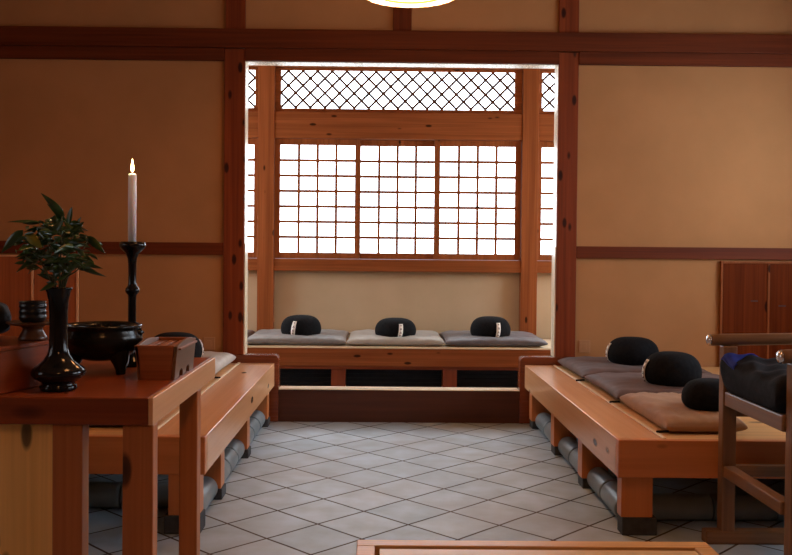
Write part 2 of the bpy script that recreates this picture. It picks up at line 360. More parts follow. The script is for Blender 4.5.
def transom(name, x0, x1, z0, z1, label, fl, fr, nd):
    root = thing(name, label, 'window', ((x0+x1)/2, V+.03, z0)); root['kind'] = 'structure'
    h = (x1-x0)/2; H = z1-z0
    f = MB(); f.box(-h, -h+fl, 0, .03, 0, H); f.box(h-fr, h, 0, .03, 0, H)
    f.box(-h+fl, h-fr, 0, .03, 0, .027); f.box(-h+fl, h-fr, 0, .03, H-.02, H)
    f.build('transom_frame', W_FAR['x'], root, .0015)
    g = MB(); ax, bx_, az, bz = -h+fl, h-fr, .027, H-.02
    p = (bx_-ax)/nd; hh = bz-az
    sl = hh/(2.60*p)          # rise per run: about 2.7 diamonds high
    k = -4
    run = hh/sl
    while k*p < (bx_-ax)+run:
        for s in (1, -1):
            xa = ax+k*p+p*(.533 if s > 0 else .067)
            # segment from (xs,az) to (xe,bz), clipped to the frame
            xs, xe = (xa-run, xa) if s > 0 else (xa, xa-run)
            t0, t1 = 0., 1.
            d = xe-xs
            ta, tb_ = sorted(((ax-xs)/d, (bx_-xs)/d))
            t0 = max(t0, ta); t1 = min(t1, tb_)
            if t1-t0 > .02:
                yy = .008 if s > 0 else .013
                g.bar((xs+d*t0, yy, az+hh*t0), (xs+d*t1, yy, az+hh*t1), .006, .0180)
        k += 1
    g.build('diamond_lattice', W_DARK['x'], root)
    MB().box(ax-.005, bx_+.005, .020, .023, az-.005, bz+.005).build('paper', PANE, root)
transom('window_6', -.837, 1.100, 2.124, 2.468, 'long diamond lattice transom above the three shoji panels', .045, .058, 16)
transom('window_7', -1.75, -.968, 2.124, 2.468, 'short diamond lattice transom left of the left window post', .026, .026, 6)
transom('window_8', 1.231, 2.0, 2.124, 2.468, 'short diamond lattice transom right of the right window post', .026, .026, 6)
# fill beyond the sliver windows
ff = MB(); ff.box(XL, -1.66, YF-.04, YF+.05, .97, 2.47); ff.box(1.92, XR, YF-.04, YF+.05, .97, 2.47)
ff.box(-1.75,-1.66, V+.03, YF, .97,1.92)
struct('wall_far_end', ff, PLASTER_FAR, 'plaster ends of the window wall hidden behind the partition', 'wall')
names = ('second from the partition', 'beside the partition', 'unseen, added at the end of the window aisle to brighten it')
for k, (a, c) in enumerate(wins):
    shoji('window_%d' % (9+k), a, c, wz0, wz1, XR+.02, .05, 'shoji window in the right wall, ' + names[k], nx=6, nz=6, pane=PANE_END_FILL if a > 5 else (PANE_SIDE2 if a > 3.6 else PANE_SIDE), xdir=False)
for k, (a, c) in enumerate(lwins):
    o = shoji('window_%d' % (12+k), a, c, wz0, wz1, XL-.02, .05, 'shoji window in the left wall, ' + ('unseen, added beside the altar table for side light', 'unseen, added at the end of the window aisle to brighten it')[k], nx=6, nz=6, pane=PANE_END_FILL if a > 5 else PANE_LEFT, xdir=False)
    o.rotation_euler.z = PI/2

# ------------------------------------------------------------------ soft furnishings
def zabuton_mb(w, d, h, seed, fold=.0):
    rnd = random.Random(seed); n = 30
    ph = [rnd.uniform(0, 6.28) for _ in range(8)]
    def shp(u, v):
        e = (1-abs(u)**5)*(1-abs(v)**5)
        e = max(e, 0)**.33
        wr_ = .0035*math.sin(9*u+3*v+ph[0])*math.sin(7*v+ph[1]) + .003*math.sin(23*v+4*u+ph[2])*abs(u)**2 + .003*math.sin(21*u+5*v+ph[3])*abs(v)**2
        return e, wr_
    vs = []; fs = []
    for s in (1, -1):
        for i in range(n+1):
            for j in range(n+1):
                u = -1+2*i/n; v = -1+2*j/n
                # denser towards the rim
                u = math.sin(u*PI/2); v = math.sin(v*PI/2)
                e, q = shp(u, v)
                pin = 1 - .035*(1-abs(v)**2)*abs(u)**8 
                pin2 = 1 - .035*(1-abs(u)**2)*abs(v)**8
                x = u*w/2*pin; y = v*d/2*pin2
                z = h*.42 + (h*.58*e + q*e if s > 0 else -h*.42*min(1, e*1.15))
                vs.append((x, y, z))
    N = (n+1)**2
    for i in range(n):
        for j in range(n):
            a = i*(n+1)+j
            fs.append((a, a+n+1, a+n+2, a+1)); fs.append((N+a, N+a+1, N+a+n+2, N+a+n+1))
    return MB().add(vs, fs, True)
def zabuton(label, group, mat, loc, w=.70, d=.68, h=.070, seed=1, rz=0):
    root = thing('sitting_mat', label, 'floor cushion', loc, rz, group)
    zabuton_mb(w, d, h, seed).build('cushion', mat, root)
    return root
def tassel(root, x, y, mat):      # little dark tie loop at the mat's front corner
    MB().tube([(x, y, .010), (x-.02, y, .009), (x-.035, y+.004, .0075), (x-.045, y+.002, .007)], .005, 8).build('tie_loop', mat, root)

def zprof(R, h, t):       # domed above, flatter underneath
    c, q = abs(math.cos(t)), abs(math.sin(t))
    return (R*c**.62, h*.40+h*.60*q**.98) if t > 0 else (R*c**.50, h*.40-h*.40*q**.9)
def zafu_mb(R, h, seed):
    prof = []
    n = 26
    for i in range(n+1):
        t = -PI/2+PI*i/n
        r, z = zprof(R, h, t)
        prof.append((r if 0 < i < n else 0, z))
    rnd = random.Random(seed); p0 = rnd.uniform(0, 6)
    def rf(a, z):
        k = 4*z/h*(1-z/h)
        return 1 + .010*math.sin(26*a+p0)*(1-.75*k) + .012*math.sin(2*a+p0)
    return MB().lathe(prof, n=104, rfun=rf)
def zafu(label, group, loc, face, R=.146, h=.165, seed=1, tilt=0.1, tagw=.030):
    """round black meditation cushion; face = direction (radians) the white tag looks"""
    root = thing('meditation_cushion', label, 'meditation cushion', loc, 0, group)
    zafu_mb(R, h, seed).build('cushion', F_BLACK, root)
    # sewn name tag hugging the side
    vs = []; fs = []; m = 8
    for i in range(m+1):
        t = -.72+1.40*i/m
        r, z = zprof(R, h, t); r = r*1.012+.0025
        for s in (-1, 1):
            a = face + s*tagw/2/R + tilt*(i/m-.5)
            for q in (0, .0025):
                vs.append(((r+q)*math.cos(a), (r+q)*math.sin(a), z))
    for i in range(m):
        a = 4*i; c = a+4
        fs += [(a+1, a+3, c+3, c+1), (a, c, c+2, a+2), (a, a+1, c+1, c), (a+2, c+2, c+3, a+3)]
    fs += [(0,2,3,1), (4*m, 4*m+1, 4*m+3, 4*m+2)]
    tg = MB().add(vs, fs, True).build('name_tag', TAGW, root); tg['label'] = 'white cloth name tag'
    ink = MB(); rnd = random.Random(seed+5)
    for i in range(5):                      # brushed characters running down the tag
        t = .52-.27*i
        r, z = zprof(R, h, t); r = r*1.012+.0048
        a0 = face+tilt*((t+.72)/1.4-.5); ca, sa = math.cos(a0), math.sin(a0); tx, ty = -sa, ca
        for (u0, z0, u1, z1) in ((-.007, .004, .007, .005), (-.006, -.003, .006, -.002), (0, .007, rnd.uniform(-.003,.003), -.007), (-.006, -.001, -.008, -.007), (.004, 0, .008, -.007)):
            ink.bar((r*ca+tx*u0, r*sa+ty*u0, z+z0), (r*ca+tx*u1, r*sa+ty*u1, z+z1), .0012, .0022)
    ink.build('tag_lettering', INK, tg)
    return root

# ------------------------------------------------------------------ far platform under the windows
fp = thing('window_platform', 'long cedar sitting platform under the shoji windows beyond the opening', 'sitting platform', (0, 6.385, 0))
MB().box(XL+.02, XR-.02, 0, .03, .219, .345).build('front_board', W_FAR['x'], fp, .003)
MB().box(XL+.02, XR-.02, -.004, .66, .346, .358).build('deck', W_PALE['x'], fp, .002)
MB().box(XL+.02, XR-.02, .012, .045, .196, .218).build('rail', W_TABLE['x'], fp, .002)
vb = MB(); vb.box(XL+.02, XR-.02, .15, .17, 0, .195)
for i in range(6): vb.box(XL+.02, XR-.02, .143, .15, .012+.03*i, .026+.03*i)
vb.build('back_panel', noisy('shade_black_board', (.008,.008,.009), (.014,.014,.016), rough=.6, spec=.2), fp)['label'] = 'slatted board behind the legs, blackened to deepen the shade under the platform'  # slatted board, its black colour keeps the space underneath looking shaded
for x in (-2.7, -1.90, -1.13, -.345, .450, 1.24, 2.03, 2.7):
    MB().box(x, x+.102, .02, .12, 0, .195).build('leg', W_TABLE['z'], fp, .002)
yz = 6.385+.348
zabuton('grey mat at the left end on the window platform', 'mats on the window platform', F_GREY, (-.602, yz, .3585), w=.73, seed=3)
zabuton('pale grey mat in the middle of the window platform, under the middle black cushion', 'mats on the window platform', F_CREAM, (.112, yz, .3585), w=.70, seed=8)
zabuton('slate grey mat at the right end of the window platform', 'mats on the window platform', F_SLATE, (.832, yz, .3585), w=.735, seed=12)
zabuton('mat just showing behind the left post on the window platform', 'mats on the window platform', F_BROWN2, (-1.325, yz, .3585), w=.70, seed=16)
zafu('black round cushion with tag, left one of three under the windows', 'cushions under the windows', (-.582, 6.63, .394), -PI/2-.30, seed=1, R=.147, h=.168)
zafu('black round cushion with tag, middle one of three under the windows', 'cushions under the windows', (.114, 6.60, .394), -PI/2+.22, seed=2, R=.152, h=.155)
zafu('black round cushion with tag, right one of three under the windows', 'cushions under the windows', (.815, 6.63, .392), -PI/2+.27, seed=3, R=.147, h=.172)

# ------------------------------------------------------------------ side platforms
def platform(side, label):
    s = side                               # +1 right, -1 left
    x_front = .880 if s > 0 else .636
    root = thing('sitting_platform', label, 'sitting platform', (s*x_front, 0, 0))
    y0, y1, D = 3.285, 5.436, 2.87-x_front
    def B(a, c, *r):                       # x measured from the front edge into the platform
        return MB().box(min(s*a, s*c), max(s*a, s*c), *r)
    ST = .172 if s > 0 else .205
    B(0, ST, y0+.034, y1, .219, .358).build('front_beam', W_BENCH['y'], root, .003)
    B(0, D, y0, y0+.0335, .219, .358).build('end_board', W_END['x'], root, .003)
    B(ST, ST+.016, y0+.034, y1, .33, .361).build('mat_strip', W_PALE['y'], root, .002)
    B(ST+.016, D, y0+.034, y1, .33, .356).build('deck', W_LOW['x'], root, .002)
    return root, x_front, y0, y1
pr, xf, y0, y1 = platform(1, 'low cedar sitting platform along the right side with dark mats')
for y in (3.305, 3.955, 4.60, 5.28):
    fh = .067 if y < 3.5 else .045
    dy = .06 if y < 3.5 else .085
    l = MB().box(.018, .135, y, y+dy, fh+.001, .2188).build('leg', W_END['z'], pr, .002)
    MB().box(.022, .152, y-.002, y+dy+.008, 0, fh).build('foot_block', STONE, l, .004)
for y in (3.305, 5.28):
    l = MB().box(1.5, 1.6, y, y+.085, .068, .2188).build('leg', W_END['z'], pr, .002)
    MB().box(1.49, 1.61, y-.004, y+.095, 0, .067).build('foot_block', STONE, l, .004)
pl, xf2, _, _ = platform(-1, 'low cedar sitting platform along the left side behind the altar table')
for y in (3.29, 3.745, 4.485, 5.28):
    fh = .067 if y < 3.5 else .045
    l = MB().box(-.135, -.022, y, y+.085, fh+.001, .2188).build('leg', W_END['z'], pl, .002)
    MB().box(-.150, -.016, y-.004, y+.095, 0, fh).build('foot_block', STONE, l, .004)
for y in (3.305, 5.28):
    l = MB().box(-1.6, -1.5, y, y+.085, .068, .2188).build('leg', W_END['z'], pl, .002)
    MB().box(-1.61, -1.49, y-.004, y+.095, 0, .067).build('foot_block', STONE, l, .004)
ZD = .3565
m1 = zabuton('brown mat on the right platform, next to the opening', 'mats on the right platform', F_BROWN, (1.435, 5.085, ZD), w=.72, d=.68, seed=21)
m2 = zabuton('brown mat in the middle of the right platform', 'mats on the right platform', F_BROWN2, (1.442, 4.405, ZD), w=.72, d=.655, seed=22)
m3 = zabuton('tan mat at the near end of the right platform', 'mats on the right platform', F_TAN, (1.245, 3.73, ZD), w=.31, d=.675, seed=23)
for m, xx, yy in ((m1, -.345, -.32), (m2, -.345, -.32), (m3, -.14, -.315)): tassel(m, xx, yy, F_BLACK)
zafu('black round cushion on the mat next to the opening, right platform', 'cushions on the right platform', (1.425, 5.05, .412), PI+.02, seed=5, R=.144, h=.158)
zafu('black round cushion on the middle mat of the right platform', 'cushions on the right platform', (1.395, 4.27, .412), PI+.06, seed=6, R=.136, h=.163)
zafu('black round cushion on the tan mat, partly behind the chair', 'cushions on the right platform', (1.335, 3.60, .414), PI-2.2, seed=7, R=.113, h=.128)
n1 = zabuton('light grey mat on the left platform, next to the opening', 'mats on the left platform', F_PALE, (-1.228, 5.085, ZD), w=.725, d=.68, h=.085, seed=31)
n2 = zabuton('light grey mat on the left platform behind the wooden box', 'mats on the left platform', F_PALE, (-1.228, 4.395, ZD), w=.725, d=.68, h=.085, seed=32)
n3 = zabuton('mat at the near end of the left platform behind the table', 'mats on the left platform', F_BROWN2, (-1.225, 3.74, ZD), w=.66, d=.62, seed=33)
for m in (n1, n2):
    MB().tube([(.34, -.325, .010), (.36, -.325, .009), (.375, -.32, .0075), (.385, -.318, .007)], .005, 8).build('tie_loop', F_BLACK, m)
zafu('black round cushion on the left platform, showing behind the wooden box', 'cushions on the left platform', (-1.125, 4.95, .412), .05, seed=9, R=.147, h=.172)

# ------------------------------------------------------------------ rows of round roof tiles under the platforms
def tile_roll(label, p, q, R=.052):
    p = Vector(p); q = Vector(q); L_ = (q-p).length; d = (q-p).normalized()
    root = thing('roof_tile_roll', label, 'roof tile', tuple(p), 0, 'round roof tiles under the platforms')
    n = max(1, round(L_/.235)); seg = L_/n
    for i in range(n):
        a = d*(i*seg); c = d*((i+1)*seg-.004)
        e = d*.012
        pts = [a, a+e*.3, a+e*1.5, a+d*(seg*.5), c-e*.6, c]
        rs = [R*.93, R, R, R*.985, R*.985, R*.93]
        MB().tube([(t.x, t.y, R) for t in pts], rs, 24).build('tile', KAWARA, root)
    return root
XT = .880+.087
for a, c, t in ((3.41, 3.945, 'nearest'), (4.06, 4.59, 'middle'), (4.705, 5.27, 'farthest')):
    tile_roll('row of round grey roof tiles under the right platform, %s bay from the front' % t, (XT, a+(.05 if a < 3.5 else 0), 0), (XT, c, 0))
tile_roll('round grey roof tiles crossing behind the end leg of the right platform', (1.05, 3.50, 0), (2.30, 3.50, 0))
XT2 = -.636-.082
for a, c, t in ((3.395, 3.735, 'nearest'), (3.85, 4.475, 'middle'), (4.59, 5.27, 'farthest')):
    tile_roll('row of round grey roof tiles under the left platform, %s bay from the front' % t, (XT2, a, 0), (XT2, c, 0))
tile_roll('round grey roof tiles crossing under the left platform behind the table legs', (-.80, 3.62, 0), (-2.2, 3.62, 0))

# ------------------------------------------------------------------ altar table, left
tb = thing('altar_table', 'red brown cedar altar table with a thick top at the left', 'table', (-.556, 2.211, 0))
TX = -.556
MB().box(-1.45, -.0125, 0, .832, .612, .680).build('tabletop', W_TABLE['x'], tb, .003)
MB().box(-.0122, 0, 0, .832, .612, .680).build('daylit_edge', W_BENCH['y'], tb, .002)['label'] = 'wooden end of the tabletop, coloured pale to imitate daylight on it'  # paler end face imitates side-window daylight on the tabletop
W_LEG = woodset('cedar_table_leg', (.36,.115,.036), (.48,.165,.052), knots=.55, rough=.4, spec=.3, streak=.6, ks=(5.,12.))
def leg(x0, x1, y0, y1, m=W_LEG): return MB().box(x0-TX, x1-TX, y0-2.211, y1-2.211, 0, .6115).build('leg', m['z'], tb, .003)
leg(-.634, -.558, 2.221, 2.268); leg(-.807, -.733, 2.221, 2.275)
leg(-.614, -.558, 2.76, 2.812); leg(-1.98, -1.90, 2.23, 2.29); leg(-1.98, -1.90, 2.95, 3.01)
pb = MB().box(-1.88-TX, -.809-TX, .035, .06, .03, .611).build('back_panel', W_PINE['z'], tb, .001); pb['label'] = 'pale knotty pine board under the tabletop'

ROT = -math.radians(18)
tr = thing('raised_stand', 'raised red brown wooden stand on the left of the altar table', 'stand', (-.943, 2.235, .6805), ROT)
MB().box(-.55, 0, .0, .24, 0, .107).build('body', W_TABLE['y'], tr, .003)
MB().box(-.553, .003, -.003, .243, .107, .119).build('top_board', W_TABLE['y'], tr, .003)

def lathe_thing(name, label, cat, mat, loc, prof, part='body', n=48):
    root = thing(name, label, cat, loc)
    MB().lathe(prof, n=n).build(part, mat, root)
    return root
# vase
VX, VY = -.829, 2.325
vs_ = lathe_thing('flower_vase', 'tall narrow necked glossy black vase on the altar table', 'vase', BLACK_LACQ, (VX, VY, .6805),
    [(.0,.0),(.043,0),(.046,.004),(.046,.012),(.040,.016),(.043,.022),(.058,.030),(.0665,.040),(.0675,.047),(.0635,.056),(.052,.065),(.038,.077),(.028,.092),(.0235,.110),(.0225,.150),(.0228,.20),(.0250,.232),(.0295,.252),(.0335,.261),(.034,.264),(.030,.264),(.024,.24),(.0,.235)])
# leafy branches
br = thing('leafy_branch', 'spray of dark green glossy evergreen leaves standing in the black vase', 'plant', (VX, VY, .925))
LEAF, _nt, _b = nm('evergreen_leaf')
_tc = _nt.nodes.new('ShaderNodeTexNoise'); _tc.inputs['Scale'].default_value = 22
_cd = _nt.nodes.new('ShaderNodeTexCoord'); _nt.links.new(_cd.outputs['Object'], _tc.inputs['Vector'])
_r = ramp(_nt, [(.3, (.009,.030,.006)), (.7, (.036,.095,.020))]); _nt.links.new(_tc.outputs['Fac'], _r.inputs[0]); _nt.links.new(_r.outputs[0], _b.inputs['Base Color'])
_b.inputs['Roughness'].default_value = .28; _b.inputs['Specular IOR Level'].default_value = .6
LEAF_Y = noisy('yellow_green_leaf', (.16,.17,.025), (.22,.21,.035), scale=25, rough=.35, bump=.05)
STEM = noisy('green_brown_twig', (.05,.055,.02), (.09,.085,.035), scale=30, rough=.6)
def leaf(mb, base, tip, w, roll=0., droop=.12):
    base = Vector(base); tip = Vector(tip); d = tip-base; L_ = d.length; t = d.normalized()
    a = t.cross(Vector((0,-1,0)))
    if a.length < .05: a = Vector((1,0,0))
    a.normalize(); nrm = a.cross(t).normalized()
    a2 = a*math.cos(roll)+nrm*math.sin(roll); n2 = nrm*math.cos(roll)-a*math.sin(roll)
    m = 8; vs = []; fs = []
    for i in range(m+1):
        u = i/m
        ww = w*(math.sin(PI*min(1, u**.8)))**.85*(1-.25*u) if 0 < i < m else .0004
        c = base+d*u + Vector((0,0,-1))*(droop*L_*u*u*1.0-droop*L_*u*.6)
        for s in (-1, 0, 1):
            vs.append(c + a2*ww*.5*s + n2*(-.10*w*(1-abs(s))))
        for s in (-1, 0, 1):
            vs.append(c + a2*ww*.5*s + n2*(-.10*w*(1-abs(s))) - n2*.0006)
    for i in range(m):
        a_ = 6*i; c_ = a_+6
        fs += [(a_, a_+1, c_+1, c_), (a_+1, a_+2, c_+2, c_+1), (a_+3, c_+3, c_+4, a_+4), (a_+4, c_+4, c_+5, a_+5)]
        fs += [(a_, c_, c_+3, a_+3), (a_+2, a_+5, c_+5, c_+2)]
    mb.add(vs, fs, True)
rnd = random.Random(4)
MM = .001/1.80          # the leaves below are laid out in a drawing of 1.80 units per millimetre, vase mouth at (263, 505)
def lp(x, z, y): return ((x-263)*MM, y, (505-z)*MM + .018)
fol = MB(); yel = MB(); stems = MB()
LEAVES = [ # base x,z  tip x,z  width
 (306,168,222,70,44),(330,215,358,128,46),(285,200,208,112,34),(215,205,78,196,22),(225,240,128,218,18),
 (112,238,8,338,62),(120,285,92,392,40),(205,322,88,432,46),(215,372,128,452,42),(265,165,165,198,38),
 (392,262,482,338,52),(330,205,398,206,38),(348,248,404,196,36),(372,362,440,392,48),(372,415,505,446,24),
 (285,425,388,372,44),(238,470,160,440,44),(256,430,196,470,40),(300,330,360,330,40),(262,300,190,260,50),
 (270,260,330,190,52),(250,250,230,160,48),(300,290,390,300,44),(240,360,150,345,46),(290,380,360,430,38),
 (230,300,140,290,44),(320,270,400,235,34),(270,220,210,215,44),(310,360,372,350,36),(245,420,180,395,40),
 (265,480,200,515,36),(275,470,320,420,34),(330,310,420,330,32),(280,330,230,400,42),(300,240,340,170,40),
 (262,350,300,270,44),(215,270,170,215,36),(345,395,430,412,28),(240,490,180,480,34)]
for k, (bx0, bz0, tx, tz, w) in enumerate(LEAVES):
    y0_ = rnd.uniform(-.05, .05); y1_ = y0_+rnd.uniform(-.045, .035)
    leaf(fol, lp(bx0, bz0, y0_), lp(tx, tz, y1_), w*MM*.78, rnd.uniform(-.45, .45), rnd.uniform(.0, .15))
for k in range(250):
    a = rnd.uniform(0, 2*PI); q = math.sqrt(rnd.random()); cx_, cz_ = 252+q*150*math.cos(a), 312+q*125*math.sin(a)
    an = rnd.uniform(-.6, PI+.6); L_ = rnd.uniform(38, 68)
    y0_ = rnd.uniform(-.07, .07)
    leaf(fol, lp(cx_, cz_, y0_), lp(cx_+L_*math.cos(an), cz_-L_*.6*math.sin(an)+20, y0_+rnd.uniform(-.05, .05)), rnd.uniform(15, 27)*MM, rnd.uniform(-1.1, 1.1), rnd.uniform(0, .2))
leaf(yel, lp(152, 252, -.055), lp(228, 322, -.06), 50*MM, .2, 0)
for (x, z, y) in ((200,210,.0),(320,190,.03),(150,260,-.04),(390,270,.02),(390,400,-.03),(190,400,-.04),(290,170,-.02),(250,250,.04),(330,330,-.04)):
    stems.tube([lp(263+rnd.uniform(-14,14), 560, rnd.uniform(-.008,.008)), lp(263+(x-263)*.3, 455, y*.3), lp(263+(x-263)*.7, (455+z)/2, y*.7), lp(x, z, y)], [.0028,.0024,.0018,.0011], 6)
fol.build('foliage', LEAF, br); yl = yel.build('leaf', LEAF_Y, br); yl['label'] = 'yellow green leaf'
stems.build('stems', STEM, br)

# tripod censer bowl
bw = thing('incense_bowl', 'broad black bowl on three legs on the altar table', 'incense burner', (-.822, 2.668, .6805), .2)
MB().lathe([(.0,.036),(.05,.038),(.080,.047),(.100,.062),(.112,.080),(.1165,.098),(.1145,.113),(.109,.124),(.109,.130),(.1135,.135),(.1145,.140),(.108,.142),(.098,.138),(.094,.128),(.094,.118)], n=56).build('bowl', BRONZE, bw)
MB().lathe([(.0,.116),(.05,.118),(.0945,.117),(.0945,.114),(0,.112)], n=40).build('ash', ASH, bw)
for k in range(3):
    a = math.radians((70, 206, -36)[k])-.2
    dx, dy = math.cos(a), math.sin(a)
    MB().tube([(dx*.068, dy*.068, .085), (dx*.078, dy*.078, .058), (dx*.086, dy*.086, .028), (dx*.086, dy*.086, .004), (dx*.086, dy*.086, .0)], [.036,.032,.021,.0135,.013], 16).build('leg', BRONZE, bw)
for a in (0-.25, PI-.25):
    dx, dy = math.cos(a), math.sin(a)
    MB().tube([(dx*.098, dy*.098, .114), (dx*.110, dy*.110, .117), (dx*.115, dy*.115, .122), (dx*.114, dy*.114, .131)], [.010,.012,.012,.008], 12).build('ear', BRONZE, bw)

# candlestick with candle
CX, CY = -.7705, 2.80
cs = lathe_thing('candlestick', 'slender black candlestick with a flared cup, behind the bowl', 'candlestick', BLACK_LACQ, (CX, CY, .6805),
    [(.0,0),(.035,0),(.037,.005),(.036,.012),(.028,.022),(.019,.034),(.0135,.052),(.0125,.09),(.0125,.215),(.0135,.222),(.0205,.230),(.0215,.236),(.0205,.242),(.0135,.250),(.0122,.26),(.0125,.318),(.0145,.336),(.0205,.350),(.0310,.360),(.0380,.368),(.0400,.376),(.0385,.384),(.033,.387),(.014,.384),(0,.384)])
cd = thing('candle', 'lit white candle standing in the black candlestick', 'candle', (CX-.001, CY, 1.0646))
MB().lathe([(.0,0),(.0125,0),(.0125,.205),(.0115,.211),(.008,.2135),(.003,.212),(0,.212)], n=28).build('wax', WAX, cd)
MB().tube([(0,0,.210),(.0005,0,.217),(.001,0,.223)], .0011, 6).build('wick', INK, cd)
MB().lathe([(0,.217),(.0035,.221),(.0050,.228),(.0046,.236),(.0028,.246),(.0010,.256),(0,.260)], n=20).build('flame', FLAME, cd)

fl_ = bpy.data.lights.new('flame_light', 'POINT'); fl_.energy = 1.6; fl_.color = (1.0,.62,.28); fl_.shadow_soft_size = .006
flo = bpy.data.objects.new('flame_light', fl_); COL.objects.link(flo); flo.location = (0, 0, .245); flo.parent = cd

# tapered wooden box
bxr = thing('wooden_box', 'small tapered reddish wooden box at the right edge of the altar table', 'box', (-.624, 2.508, .6805))
def quadbox(xb0, xb1, xt0, xt1, y0_, y1_, z0_, z1_):
    return MB().hexa([(xb0,y0_,z0_),(xb1,y0_,z0_),(xb1,y1_,z0_),(xb0,y1_,z0_),(xt0,y0_,z1_),(xt1,y0_,z1_),(xt1,y1_,z1_),(xt0,y1_,z1_)])
W_BOX = woodset('aged_cedar_box', (.26,.085,.035), (.36,.13,.055), knots=0., rough=.4)
W_BOXD = woodset('brown_box_side', (.15,.075,.04), (.22,.115,.065), knots=0., rough=.4)
quadbox(-.044,.042, -.060,.050, 0,.014, .0,.096).build('end_board', W_BOX['x'], bxr, .0015)
quadbox(-.044,.042, -.060,.050, .236,.250, .0,.096).build('end_board', W_BOX['x'], bxr, .0015)
def side_board(s, name):
    # gently arched top edge and two notches at the foot, leaning outwards
    tp = [(.250-.25*i/12, .094+.010*math.sin(PI*i/12)) for i in range(13)]
    bt = [(0,0),(.055,0),(.060,.018),(.080,.024),(.098,.016),(.102,0),(.145,0),(.150,.018),(.170,.024),(.188,.016),(.192,0),(.250,0)]
    poly = bt+tp
    mb = MB(); n = len(poly); vs = []
    for q in (0, .009):
        for y, z in poly: vs.append((s*(.043+.09*z+q) + (.0 if s > 0 else 0.002), y, z))
    order = range(n)
    fs = []
    # fan from the top edge midpoint keeps the notched outline simple
    fs.append(tuple(n+i for i in order)); fs.append(tuple(reversed(list(order))))
    fs += [(i, (i+1) % n, n+(i+1) % n, n+i) for i in order]
    return mb.add(vs, fs).build(name, W_BOXD['y'], bxr, .0008)
side_board(1, 'side_board'); side_board(-1, 'side_board')
MB().box(-.042,.042,.014,.236,.01,.016).build('bottom_board', W_BOX['y'], bxr)
for i in range(4):
    x = -.046+.0305*i
    MB().box(x, x+.022, .014, .236, .082, .088).build('slat', W_BOX['y'], bxr, .001)

# raised cup stand, cup, cloth bundle
CSX, CSY, CSZ = -.928, 2.41, .8002
st = lathe_thing('cup_stand', 'turned brown wooden stand under the black cup', 'stand', noisy('turned_brown_wood', (.075,.028,.011), (.12,.045,.018), scale=20, rough=.3, spec=.3, bump=.04), (CSX, CSY, CSZ),
    [(0,0),(.036,0),(.038,.004),(.034,.012),(.027,.024),(.025,.032),(.034,.038),(.060,.042),(.0665,.046),(.066,.050),(.056,.048),(.0,.046)])
cupr = thing('ribbed_cup', 'small black cup with raised rings on the brown wooden stand', 'cup', (CSX, CSY, CSZ+.0485))
pf = [(0,0),(.028,0),(.0325,.004)]
for i in range(3):
    z = .009+.0145*i
    pf += [(.0335,z),(.0348,z+.002),(.0348,z+.006),(.0335,z+.008)]
pf += [(.0335,.050),(.0345,.052),(.0345,.055),(.032,.055),(.031,.050),(0,.048)]
MB().lathe(pf, n=40).build('body', noisy('black_matt_lacquer', (.005,.005,.006), (.010,.009,.009), scale=6, rough=.33, bump=.02, dist=.0005, spec=.35), cupr)

cb = thing('cloth_bundle', 'folded dark charcoal cloth lying behind the cup stand at the left edge', 'cloth', (-1.106, 2.430, .800), .15)
def lump(cx_, cy_, cz_, rx, ry, rz_, seed, n=36, m=20):
    rn = random.Random(seed); p = [rn.uniform(0, 6.28) for _ in range(6)]
    mb = MB(); vs = []; fs = []
    for i in range(m+1):
        t = -PI/2+PI*i/m
        for k in range(n):
            a = 2*PI*k/n
            w = 1+.06*math.sin(3*a+2*t+p[0])+.04*math.sin(7*a+4*t+p[1])+.03*math.sin(13*a-5*t+p[2])
            r = abs(math.cos(t))**.6*w
            z = math.sin(t); z = (abs(z)**.7)*(1 if z > 0 else -1)
            vs.append((cx_+rx*r*math.cos(a), cy_+ry*r*math.sin(a), max(0, cz_+rz_*z*(1+.05*math.sin(5*a+p[3])))))
    for i in range(m):
        for k in range(n): fs.append((i*n+k, i*n+(k+1) % n, (i+1)*n+(k+1) % n, (i+1)*n+k))
    return mb.add(vs, fs, True)
lump(-.012, 0, .055, .112, .098, .055, 3).build('lower_fold', F_ROBE, cb)
lump(-.036, .01, .112, .088, .082, .036, 5).build('upper_fold', F_ROBE, cb)

# ------------------------------------------------------------------ armchair, right
ch = thing('armchair', 'dark wooden armchair with round-ended arms at the right edge', 'chair', (1.234, 2.70, 0))
CW = .555; yn, yf = .0, CW       # near and far sides
def L4(x, y, w, d, h, name='leg'): return MB().box(x, x+w, y, y+d, .045, h).build(name, W_CHAIR['z'], ch, .004)
for y in (yn, yf-.045):
    L4(.0 if y else .014, y, .050, .045, .715); L4(.50, y, .048, .045, .705)
    MB().box(-.055, .60, y-.004, y+.049, .0, .048).build('runner', W_CHAIR['x'], ch, .006)
    MB().box(.050, .500, y+.006, y+.039, .243, .283).build('stretcher', W_CHAIR['x'], ch, .004)
    MB().box(.050, .500, y+.006, y+.039, .46, .535).build('side_rail', W_CHAIR['x'], ch, .004)
    ar = MB().tube([(-.040 if y else -.010, y+.022, .735), (.0, y+.022, .736), (.25, y+.022, .741), (.56, y+.022, .748)], [.0215,.0215,.021,.021], 20).build('arm', W_CHAIR['x'], ch)
    MB().lathe([(0,0),(.019,.0),(.0205,.004),(.017,.011),(.008,.015),(0,.016)], n=24).build('end_cap', METAL, ar, loc=(-.0405 if y else -.0105, y+.022, .735)).rotation_euler = (0, -PI/2, 0)
MB().box(.004, .046, .045, yf-.045, .500, .552).build('front_rail', W_CHAIR['y'], ch, .005)
MB().box(.004, .044, .045, yf-.045, .243, .285).build('stretcher', W_CHAIR['y'], ch, .004)
MB().box(.503, .543, .045, yf-.045, .46, .535).build('rear_rail', W_CHAIR['y'], ch, .004)
MB().box(.046, .503, .045, yf-.045, .525, .540).build('seat', W_CHAIR['x'], ch, .003)
bk = MB()
